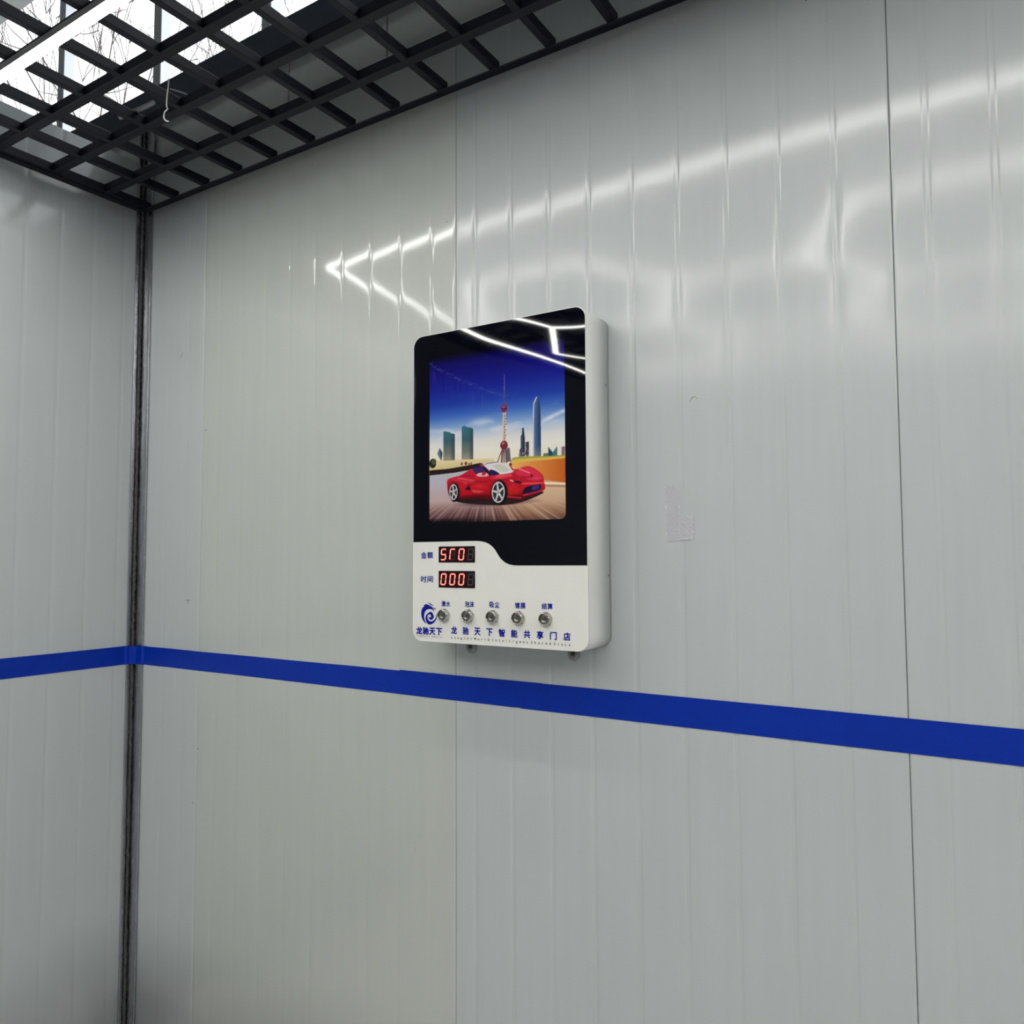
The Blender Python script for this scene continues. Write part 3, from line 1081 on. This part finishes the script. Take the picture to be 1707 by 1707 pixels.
def seg_poly(p, q, w):
    p, q = Vector(p), Vector(q)
    d = (q - p).normalized()
    n = Vector((-d.y, d.x))
    g = w * 0.12
    p, q = p + d * g, q - d * g
    h = w / 2
    return [p, p + d * h - n * h, q - d * h - n * h, q, q - d * h + n * h, p + d * h + n * h]


def display(x0, x1, z0, z1, lit):
    d = part(MB().slab(rrect(x0, x1, z0, z1, 0.0008, 2), -0.0008, 0.001).build('display', M_DISP))
    d['label'] = 'dark window with red digits'
    pitch = 0.0244
    dw, dh, sl = 0.0125, 0.0232, 0.0028
    for i, on in enumerate(lit):
        ox = x0 + 0.0058 + pitch * i
        oz = (z0 + z1) / 2 - dh / 2
        for k, (p, q) in SEGS.items():
            f = lambda t: (ox + t[0] * dw + t[1] * sl, oz + t[1] * dh)
            is_on = k in on
            pts = seg_poly(f(p), f(q), 0.0028 if is_on else 0.0024)
            mb = MB()
            mb.slab([(v.x, v.y) for v in pts], -0.0011, -0.0007)
            o = mb.build('segment', M_SEG_ON if is_on else (M_SEG_OFF if i == 3 else M_SEG_OFF_R))
            part(o, d)


display(0.0742, 0.1722, 0.1758, 0.2112, ['afgcd', 'aef', 'abcdef', ''])
display(0.0742, 0.1722, 0.1206, 0.1574, ['abcdef', 'abcdef', 'abcdef', ''])


# ---- lettering
def text_verts(body, bold=0.0):
    cu = bpy.data.curves.new('t', 'FONT')
    cu.body = body
    cu.size = 1.0
    cu.offset = bold
    cu.resolution_u = 3
    o = bpy.data.objects.new('t', cu)
    COL.objects.link(o)
    dg = bpy.context.evaluated_depsgraph_get()
    dg.update()
    tm = bpy.data.meshes.new_from_object(o.evaluated_get(dg))
    v = [tuple(p.co) for p in tm.vertices]
    f = [tuple(p.vertices) for p in tm.polygons]
    bpy.data.objects.remove(o)
    bpy.data.curves.remove(cu)
    bpy.data.meshes.remove(tm)
    return v, f


def lettering(name, glyphs, material, label):
    """glyphs: list of (text, x0, x1, z0, z1, bold); every glyph is fitted into its box (mm)"""
    mb = MB()
    for g, x0, x1, z0, z1, bold in glyphs:
        v, f = text_verts(g, 0.0)
        if not v:
            continue
        a = np.array(v)
        lo, hi = a.min(0), a.max(0)
        sx = (x1 - x0) / max(hi[0] - lo[0], 1e-6)
        sz = (z1 - z0) / max(hi[1] - lo[1], 1e-6)
        # heavier strokes: the same outline printed a few times, slightly shifted
        for k, (ux, uz) in enumerate(((0, 0), (-1, 0), (1, 0), (0, -1), (0, 1), (-.7, -.7), (.7, .7), (-.7, .7), (.7, -.7))):
            base = len(mb.v)
            ex, ez = ux * bold * (x1 - x0), uz * bold * (z1 - z0)
            mb.v += [((x0 + ex + (p[0] - lo[0]) * sx) / 1000, -0.0004 - k * 4e-6, (z0 + ez + (p[1] - lo[1]) * sz) / 1000) for p in v]
            mb.f += [tuple(base + i for i in q) for q in f]
    o = part(mb.build(name, material))
    o['label'] = label
    return o


def row(chars, x0, x1, z0, z1, w, bold):
    n = len(chars)
    out = []
    for i, ch in enumerate(chars):
        c = x0 + w / 2 + (x1 - x0 - w) * i / max(n - 1, 1)
        out.append((ch, c - w / 2, c + w / 2, z0, z1, bold))
    return out


INK = 'blue printed lettering'
lettering('lettering', row('金额', 24.2, 57.6, 185.2, 199.2, 15.6, .028), M_BLUEINK, INK)
lettering('lettering', row('时间', 24.2, 57.6, 131.6, 145.6, 15.4, .028), M_BLUEINK, INK)
for (wd, x0, x1, zz) in (('清水', 81.5, 106.0, 85.0), ('泡沫', 145.3, 169.4, 86.0), ('吸尘', 209.3, 234.5, 86.6), ('镀膜', 273.5, 298.6, 87.0), ('结算', 337.8, 363.0, 87.2)):
    lettering('lettering', row(wd, x0, x1, zz - 6, zz + 6, 11.6, .030), M_BLUEINK, INK)
lettering('lettering', row('龙驰天下', 11.0, 83.0, 15.8, 31.0, 16.2, .050), M_BLUEINK, 'bold blue printed name under the emblem')
lettering('lettering', row('龙驰天下智能共享门店', 108.6, 402.8, 20.8, 36.2, 15.0, .040), M_BLUEINK, 'row of blue printed characters')


def latin(words, x0, x1, zbase, xh, bold, material, label, word_gap=1.0):
    """wide spaced latin line, letters keep their own proportions"""
    slots = []
    for i, wd in enumerate(words):
        slots += list(wd)
        if i < len(words) - 1:
            slots.append(None)
    total = sum(1.0 if s else word_gap for s in slots) - 1
    step = (x1 - x0) / total
    ref_v, _ = text_verts('x', bold)
    ra = np.array(ref_v)
    sc = xh / (ra[:, 1].max() - ra[:, 1].min())
    mb = MB()
    t = 0.0
    for s in slots:
        if s is None:
            t += word_gap
            continue
        v, f = text_verts(s, bold)
        a = np.array(v)
        cx = (a[:, 0].min() + a[:, 0].max()) / 2
        base = len(mb.v)
        lim = min(1.0, step * 0.86 / (sc * (a[:, 0].max() - a[:, 0].min())))
        X = x0 + t * step
        mb.v += [((X + (p[0] - cx) * sc * lim) / 1000, -0.0004, (zbase + p[1] * sc) / 1000) for p in v]
        mb.f += [tuple(base + i for i in q) for q in f]
        # slab serifs on the stems
        if s in 'LnhiWrldItmga' and xh > 2.5:
            w = sc * lim * (a[:, 0].max() - a[:, 0].min())
            stems = {'L': (0,), 'n': (0, 1), 'h': (0, 1), 'i': (.5,), 'r': (0.1,), 'l': (.5,), 'I': (.5,), 'd': (.95,), 't': (.5,), 'a': (1,)}.get(s, ())
            for q in stems:
                sx = X - w / 2 + w * q
                hw = 0.85
                mb.poly([((sx + u) / 1000, -0.0004, (zbase + z) / 1000) for u, z in ((-hw, 0), (hw, 0), (hw, .38), (-hw, .38))])
        t += 1
    o = part(mb.build('lettering', material))
    o['label'] = label
    return o


latin(['Longchi', 'World', 'Intelligent', 'Shared', 'Store'], 110.4, 401.2, 10.1, 3.7, .012, M_DARKINK, 'dark spaced English lettering', 0.25)
latin(['LONGCHI', 'WORLD'], 13.0, 80.8, 9.4, 2.4, 0.0, M_DARKINK, 'tiny English name under the emblem', 0.6)


# ---- emblem
def zl(p):
    return px_front(690 + p[0] / 21.34, 995 + p[1] / 21.34)


def smooth_closed(pts, it=1):
    for _ in range(it):
        q = []
        for i in range(len(pts)):
            a, c = pts[i], pts[(i + 1) % len(pts)]
            q += [(a[0] * .8 + c[0] * .2, a[1] * .8 + c[1] * .2), (a[0] * .2 + c[0] * .8, a[1] * .2 + c[1] * .8)]
        pts = q
    return pts


P_BACK = [(410, 250), (480, 265), (560, 300), (630, 345), (665, 383), (720, 393), (760, 400), (790, 422), (768, 447), (700, 418),
          (668, 418), (700, 452), (730, 485), (716, 510), (690, 492), (655, 452), (600, 436), (520, 436), (450, 460), (400, 520),
          (375, 600), (365, 700), (380, 800), (410, 890), (458, 965), (400, 930), (330, 850), (280, 740), (258, 620), (262, 520),
          (285, 430), (312, 404), (272, 396), (340, 368), (368, 326), (322, 304), (388, 288)]
P_HORN = [(476, 178), (520, 212), (590, 240), (650, 280), (718, 330), (690, 332), (600, 284), (530, 240)]
P_HORN2 = [(545, 190), (600, 245), (650, 262), (640, 272), (585, 250)]
P_SPIRAL = [(826, 575), (832, 680), (802, 790), (742, 890), (662, 960), (580, 990), (510, 975), (450, 910), (415, 810), (410, 720),
            (440, 640), (490, 588), (540, 546), (600, 530), (650, 548), (674, 602), (708, 660), (708, 730), (670, 792), (600, 826),
            (545, 790), (512, 700), (530, 695), (562, 738), (602, 724), (616, 670), (580, 620), (530, 622), (488, 670), (480, 745),
            (512, 825), (580, 872), (655, 868), (732, 818), (786, 740), (806, 660)]
emb = MB()
for P_, it in ((P_BACK, 1), (P_HORN, 1), (P_HORN2, 1), (P_SPIRAL, 2)):
    pts = [zl(p) for p in smooth_closed(P_, it)]
    if sum(pts[i][0] * pts[(i + 1) % len(pts)][1] - pts[(i + 1) % len(pts)][0] * pts[i][1] for i in range(len(pts))) < 0:
        pts = pts[::-1]
    emb.slab(pts, -0.0004, -0.0001)
o = part(emb.build('emblem', M_BLUEINK))
o['label'] = 'blue dragon head emblem curling into a spiral'


# ---- push buttons
def lathe(prof, n=40, sq=None):
    """prof: (r, y) from the wall outwards (y negative = towards the viewer), turned about the y axis"""
    mb = MB()
    for r, y in prof:
        for k in range(n):
            a = 2 * math.pi * k / n
            rr = r
            mb.v.append((rr * math.cos(a), y, rr * math.sin(a)))
    for i in range(len(prof) - 1):
        for k in range(n):
            k2 = (k + 1) % n
            mb.f.append((i * n + k, i * n + k2, (i + 1) * n + k2, (i + 1) * n + k))
    mb.f.append(tuple((len(prof) - 1) * n + k for k in range(n)))
    return mb


def flip(o):
    bm = bmesh.new()
    bm.from_mesh(o.data)
    bmesh.ops.recalc_face_normals(bm, faces=bm.faces[:])
    bm.to_mesh(o.data)
    bm.free()
    return o


ring = lathe([(0.0126, 0.001), (0.0126, -0.0030), (0.0120, -0.0052), (0.0109, -0.0068), (0.0099, -0.0070), (0.0094, -0.0064), (0.0092, -0.0040)], 40).mesh('bezel')
cap = lathe([(0.0086, -0.001), (0.0086, -0.0052), (0.0080, -0.0058), (0.0052, -0.0056), (0.0046, -0.0050), (0.0020, -0.0049)], 36).mesh('button_cap')
nut = MB().slab([(0.0137 * math.cos(math.radians(60 * k + 15)), 0.0137 * math.sin(math.radians(60 * k + 15))) for k in range(6)], -0.0026, 0.0).mesh('hex_nut')
gapm = lathe([(0.0095, -0.001), (0.0095, -0.0036), (0.0001, -0.0036)], 24).mesh('seat')
for me_, mt, smth in ((ring, M_CHROME, True), (cap, M_BRUSH, True), (nut, M_CHROME, False), (gapm, M_DARKGAP, False)):
    me_.materials.append(mt)
    bm = bmesh.new()
    bm.from_mesh(me_)
    bmesh.ops.recalc_face_normals(bm, faces=bm.faces[:])
    bm.to_mesh(me_)
    bm.free()
    if smth:
        me_.polygons.foreach_set('use_smooth', [len(p.vertices) == 4 for p in me_.polygons])
for bx_, bz_ in ((89.6, 60.2), (154.4, 60.7), (218.0, 61.0), (282.0, 61.3), (347.4, 61.6)):
    root = bpy.data.objects.new('push_button', ring)
    COL.objects.link(root)
    root.parent = box
    root.location = (-BW / 2 + bx_ / 1000, BOX_F - WALL_Y, bz_ / 1000)
    root.scale = (1.14, 1.5, 1.14)
    root['label'] = 'round steel push button'
    for nm, me_ in (('button_cap', cap), ('hex_nut', nut), ('button_seat', gapm)):
        c = bpy.data.objects.new(nm, me_)
        COL.objects.link(c)
        c.parent = root

# ---- mounting lugs below the box and screws
for px, py in ((785.5, 1079.5), (956.5, 1091.5)):
    x, z = on_y(px, py, WALL_Y - 0.002)
    x, z = x - BX, z - BZ
    r = 0.0135
    ol = [(x - r, z + 0.05), ] + [(x + r * math.cos(math.radians(a)), z + r * math.sin(math.radians(a))) for a in range(180, 361, 15)] + [(x + r, z + 0.05)]
    lg = part(MB().slab(ol, DEPTH - 0.0042, DEPTH - 0.0006).build('mounting_lug', M_LUG, bevel=0.0005))
    wz = lathe([(0.0115, DEPTH - 0.0035), (0.0115, DEPTH - 0.0056), (0.0100, DEPTH - 0.0066), (0.0060, DEPTH - 0.0066)], 20).build('washer', M_SCREW)
    for v_ in wz.data.vertices:
        v_.co.x += x
        v_.co.z += z + 0.003
    part(flip(wz), lg)
    sw = lathe([(0.0048, DEPTH - 0.0055), (0.0046, DEPTH - 0.0085), (0.0030, DEPTH - 0.0100), (0.0010, DEPTH - 0.0104)], 16).build('screw', M_DARKGAP)
    for v_ in sw.data.vertices:
        v_.co.x += x
        v_.co.z += z + 0.003
    part(flip(sw), lg)
for px, py in ((1009.8, 642.1), (1014.4, 959.0)):
    # small screws in the right side of the cabinet
    d = ray(px, py)
    t = (BX + BW) / d.x
    yy, zz = d.y * t, d.z * t + ZC
    mb = MB()
    n = 14
    for rr, xx in ((0.0026, 0.0), (0.0026, 0.0008), (0.0014, 0.0016)):
        for k in range(n):
            a = 2 * math.pi * k / n
            mb.v.append((BW + xx - 0.0002, yy - BOX_F + rr * math.cos(a), zz - BZ + rr * math.sin(a)))
    for i in range(2):
        for k in range(n):
            k2 = (k + 1) % n
            mb.f.append((i * n + k, i * n + k2, (i + 1) * n + k2, (i + 1) * n + k))
    mb.f.append(tuple(2 * n + k for k in range(n)))
    part(flip(mb.build('side_screw', M_SCREW, smooth=False)))

# ------------------------------------------------------------------ clear tape scraps on the wall
q = NT('clear_film')
q.b.inputs['Base Color'].default_value = (0.64, 0.63, 0.70, 1)
q.b.inputs['Roughness'].default_value = 0.12
q.b.inputs['Alpha'].default_value = 0.62
g = q.n('ShaderNodeNewGeometry')
nz = q.n('ShaderNodeTexNoise', Scale=90.0, Detail=3.0)
q.l(g.outputs['Position'], nz.inputs['Vector'])
bp = q.n('ShaderNodeBump', Strength=1.0, Distance=0.0012)
q.l(nz.outputs['Fac'], bp.inputs['Height'])
q.l(bp.outputs[0], q.b.inputs['Normal'])
M_FILM = q.m


def scrap(pts, off, label, name):
    """crinkled film: dense strip between two rails of zoom points"""
    P = [on_y(1060 + a / 5.333, 600 + c / 5.333) for a, c in pts]       # tl, tr, br, bl
    nu, nv = 14, 26
    v, f = [], []
    for j in range(nv + 1):
        t = j / nv
        for i in range(nu + 1):
            s = i / nu
            x = (P[0][0] * (1 - s) + P[1][0] * s) * (1 - t) + (P[3][0] * (1 - s) + P[2][0] * s) * t
            z = (P[0][1] * (1 - s) + P[1][1] * s) * (1 - t) + (P[3][1] * (1 - s) + P[2][1] * s) * t
            edge = min(i, nu - i, j, nv - j) == 0
            if edge:
                x += random.uniform(-.0006, .0006)
                z += random.uniform(-.0006, .0006)
            y = WALL_Y - off - (random.uniform(0, .0006) if not edge else random.uniform(0, .0012))
            v.append((x, y, z))
    w = nu + 1
    for j in range(nv):
        for i in range(nu):
            f.append((j * w + i, (j + 1) * w + i, (j + 1) * w + i + 1, j * w + i + 1))
    me = bpy.data.meshes.new(name)
    me.from_pydata(v, [], f)
    me.update()
    return tag(link(name, me, M_FILM), label, 'tape')


scrap([(262, 1118), (386, 1112), (404, 1604), (272, 1612)], 0.0006, 'tall narrow scrap of clear crinkled tape stuck on the panel', 'clear_tape')
scrap([(380, 1392), (524, 1384), (514, 1592), (378, 1604)], 0.0014, 'small square scrap of clear crinkled tape beside the taller scrap', 'clear_tape')


# ------------------------------------------------------------------ marks on the walls
def dot(px, py, r, material, name='screw', parent=None, h=0.0012):
    x, z = on_y(px, py)
    mb = lathe([(r, 0.001), (r, -h * .4), (r * .7, -h), (r * .25, -h * 1.1)], 10)
    mb.v = [(a + x, c + WALL_Y, e_ + z) for a, c, e_ in mb.v]
    o = mb.build(name, material, parent)
    return flip(o)


for px, py, r in ((343, 717, .0022), (330, 1248, .0024), (321, 1338, .0017), (347, 472, .0012), (347, 477, .0012), (1344, 1, .0015), (746, 370, .0012)):
    dot(px, py, r, M_SCUFF, 'screw', wall_back)


def scratch(pts, r, name='scratch', material=None):
    mb = MB()
    P = [on_y(*p) for p in pts]
    mb.tube([(x, WALL_Y - 0.0002, z) for x, z in P], r, 6)
    return mb.build(name, material or M_SCUFF, wall_back, smooth=True)


scratch([(692, 1422), (693, 1406), (699, 1396), (704, 1392)], 0.0004, material=M_LUG)
scratch([(305, 585), (303, 592), (301, 597)], 0.0008, material=M_LUG)
scratch([(313, 1000), (314, 1006)], 0.0009)
scratch([(310, 1001), (317, 1000)], 0.0007)
scratch([(1150, 670), (1153, 663), (1158, 661), (1163, 665)], 0.0006, material=M_LUG)
# screw in the left wall
y, z = on_x(216, 1170)
mb = MB()
for rr, xx in ((0.0045, 0.0), (0.0045, 0.0015), (0.003, 0.004), (0.001, 0.0045)):
    for k in range(12):
        a = 2 * math.pi * k / 12
        mb.v.append((LEFT_X + xx - 0.0003, y + rr * math.cos(a), z + rr * math.sin(a)))
for i in range(3):
    for k in range(12):
        k2 = (k + 1) % 12
        mb.f.append((i * 12 + k, i * 12 + k2, (i + 1) * 12 + k2, (i + 1) * 12 + k))
mb.f.append(tuple(36 + k for k in range(12)))
flip(mb.build('screw', M_CHROME, wall_left))


# ------------------------------------------------------------------ cables above and in the grid
def at(px, py, y):
    x, z = on_y(px, py, y)
    return (x, y, z)


def smooth_path(pts, n=6):
    out = []
    P = [Vector(p) for p in pts]
    for i in range(len(P) - 1):
        p0, p1, p2, p3 = P[max(i - 1, 0)], P[i], P[i + 1], P[min(i + 2, len(P) - 1)]
        for k in range(n):
            t = k / n
            out.append(0.5 * ((2 * p1) + (p2 - p0) * t + (2 * p0 - 5 * p1 + 4 * p2 - p3) * t * t + (3 * p1 - p0 - 3 * p2 + p3) * t ** 3))
    out.append(P[-1])
    return out


cy = 1.125
w = MB().tube(smooth_path([at(281, 132, cy), at(280.5, 142, cy), at(278.6, 160, cy), at(277.7, 176, cy), at(279.2, 181.5, cy),
                           at(274.5, 187, cy), at(273.2, 195, cy), at(276, 201, cy), at(281, 202, cy)], 12), 0.0016, 8)
tag(w.build('hanging_wire', M_CABLE_W, smooth=True), 'thin white wire hanging in a hook through the ceiling grid', 'wire')
gz_ = ZC + 1.134 + CZ + BAR_H + 0.002
def cable(name, pts, r, material, label):
    return tag(MB().tube(smooth_path(pts), r, 8).build(name, material, smooth=True), label, 'cable')


def lying(px, py, r):
    d = ray(px, py)
    t = (gz_ + r - ZC) / d.z
    return (d.x * t, d.y * t, gz_ + r)


cable('grey_cable', [lying(200, 196, .006), lying(213, 190, .006), lying(235, 181, .006), lying(256, 171, .006)], .006, M_CABLE_G,
      'short grey pipe lying on the ceiling grid near the corner')
cable('thin_cable', [lying(283, 148, .002), lying(300, 153, .002), lying(320, 159, .002), lying(345, 150, .002)], .002, M_CABLE_G,
      'thin grey cable lying slack across the ceiling grid bars')

# ------------------------------------------------------------------ bare trees outside
def tree(name, base, height, seed, label, lean=0.0):
    r = random.Random(seed)
    root = empty(name, base)
    root.scale = (0.5, 0.5, 1)
    tag(root, label, 'tree', 'bare trees behind the back wall')
    tr, br = MB(), MB()
    tips = []
    buds = MB()

    def grow(p, d, ln, rad, depth, mb):
        pts, rads = [p.copy()], [rad]
        n = 4
        for i in range(n):
            d = (d + Vector((r.uniform(-.22, .22), r.uniform(-.22, .22), r.uniform(-.08, .16)))).normalized()
            p = p + d * ln / n
            pts.append(p.copy())
            rads.append(rad * (1 - .45 * (i + 1) / n))
        mb.tube(pts, rads, 5 if depth > 1 else 8, caps=False)
        if depth >= 5:
            if r.random() < .35:
                q = pts[-1]
                s = .02
                buds.v += [(q.x + a * s, q.y + b_ * s, q.z + c * s) for a, b_, c in ((1, 0, 0), (-1, 0, 0), (0, 1, 0), (0, -1, 0), (0, 0, 1.4), (0, 0, -1.4))]
                k0 = len(buds.v) - 6
                buds.f += [(k0 + a, k0 + b_, k0 + c) for a, b_, c in ((0, 2, 4), (2, 1, 4), (1, 3, 4), (3, 0, 4), (2, 0, 5), (1, 2, 5), (3, 1, 5), (0, 3, 5))]
            return
        kids = 4 if depth < 3 else 3
        for k in range(kids):
            i = r.choice((2, 3, 4)) if depth else r.choice((2, 3, 3, 4))
            a = r.uniform(0, 2 * math.pi)
            up = d.cross(Vector((math.cos(a), math.sin(a), .3))).normalized()
            nd = (d * r.uniform(.5, .9) + up * r.uniform(.5, .9) + Vector((0, 0, .15))).normalized()
            grow(pts[i], nd, ln * r.uniform(.55, .75), max(rads[i] * .62, .010), depth + 1, br)

    grow(Vector((0, 0, 0)), Vector((lean, 0, 1)).normalized(), height * .45, height * .012, 0, tr)
    tr.build('trunk', M_BARK, root, smooth=True)
    br.build('branches', M_BARK, root, smooth=True)['kind'] = 'stuff'
    buds.build('buds', M_LEAF, root)['kind'] = 'stuff'
    return root


tree('bare_tree', (-10.6, 7.0, 0), 13.0, 11, 'tall bare tree seen through the opening above the back wall beside the corner post', .02)
tree('bare_tree', (-15.8, 13.2, 0), 20.0, 23, 'tall bare tree far behind the back wall beside the second mullion', -.02)
tree('bare_tree', (-17.6, 5.6, 0), 12.0, 31, 'tall bare tree behind the neighbouring bay seen past the corner', .02)
b = MB().box(-30, 20, WALL_Y + 0.4, 30, -0.12, -0.002)
struct(b.build('ground', M_CONC))['label'] = 'paved ground outside behind the building'
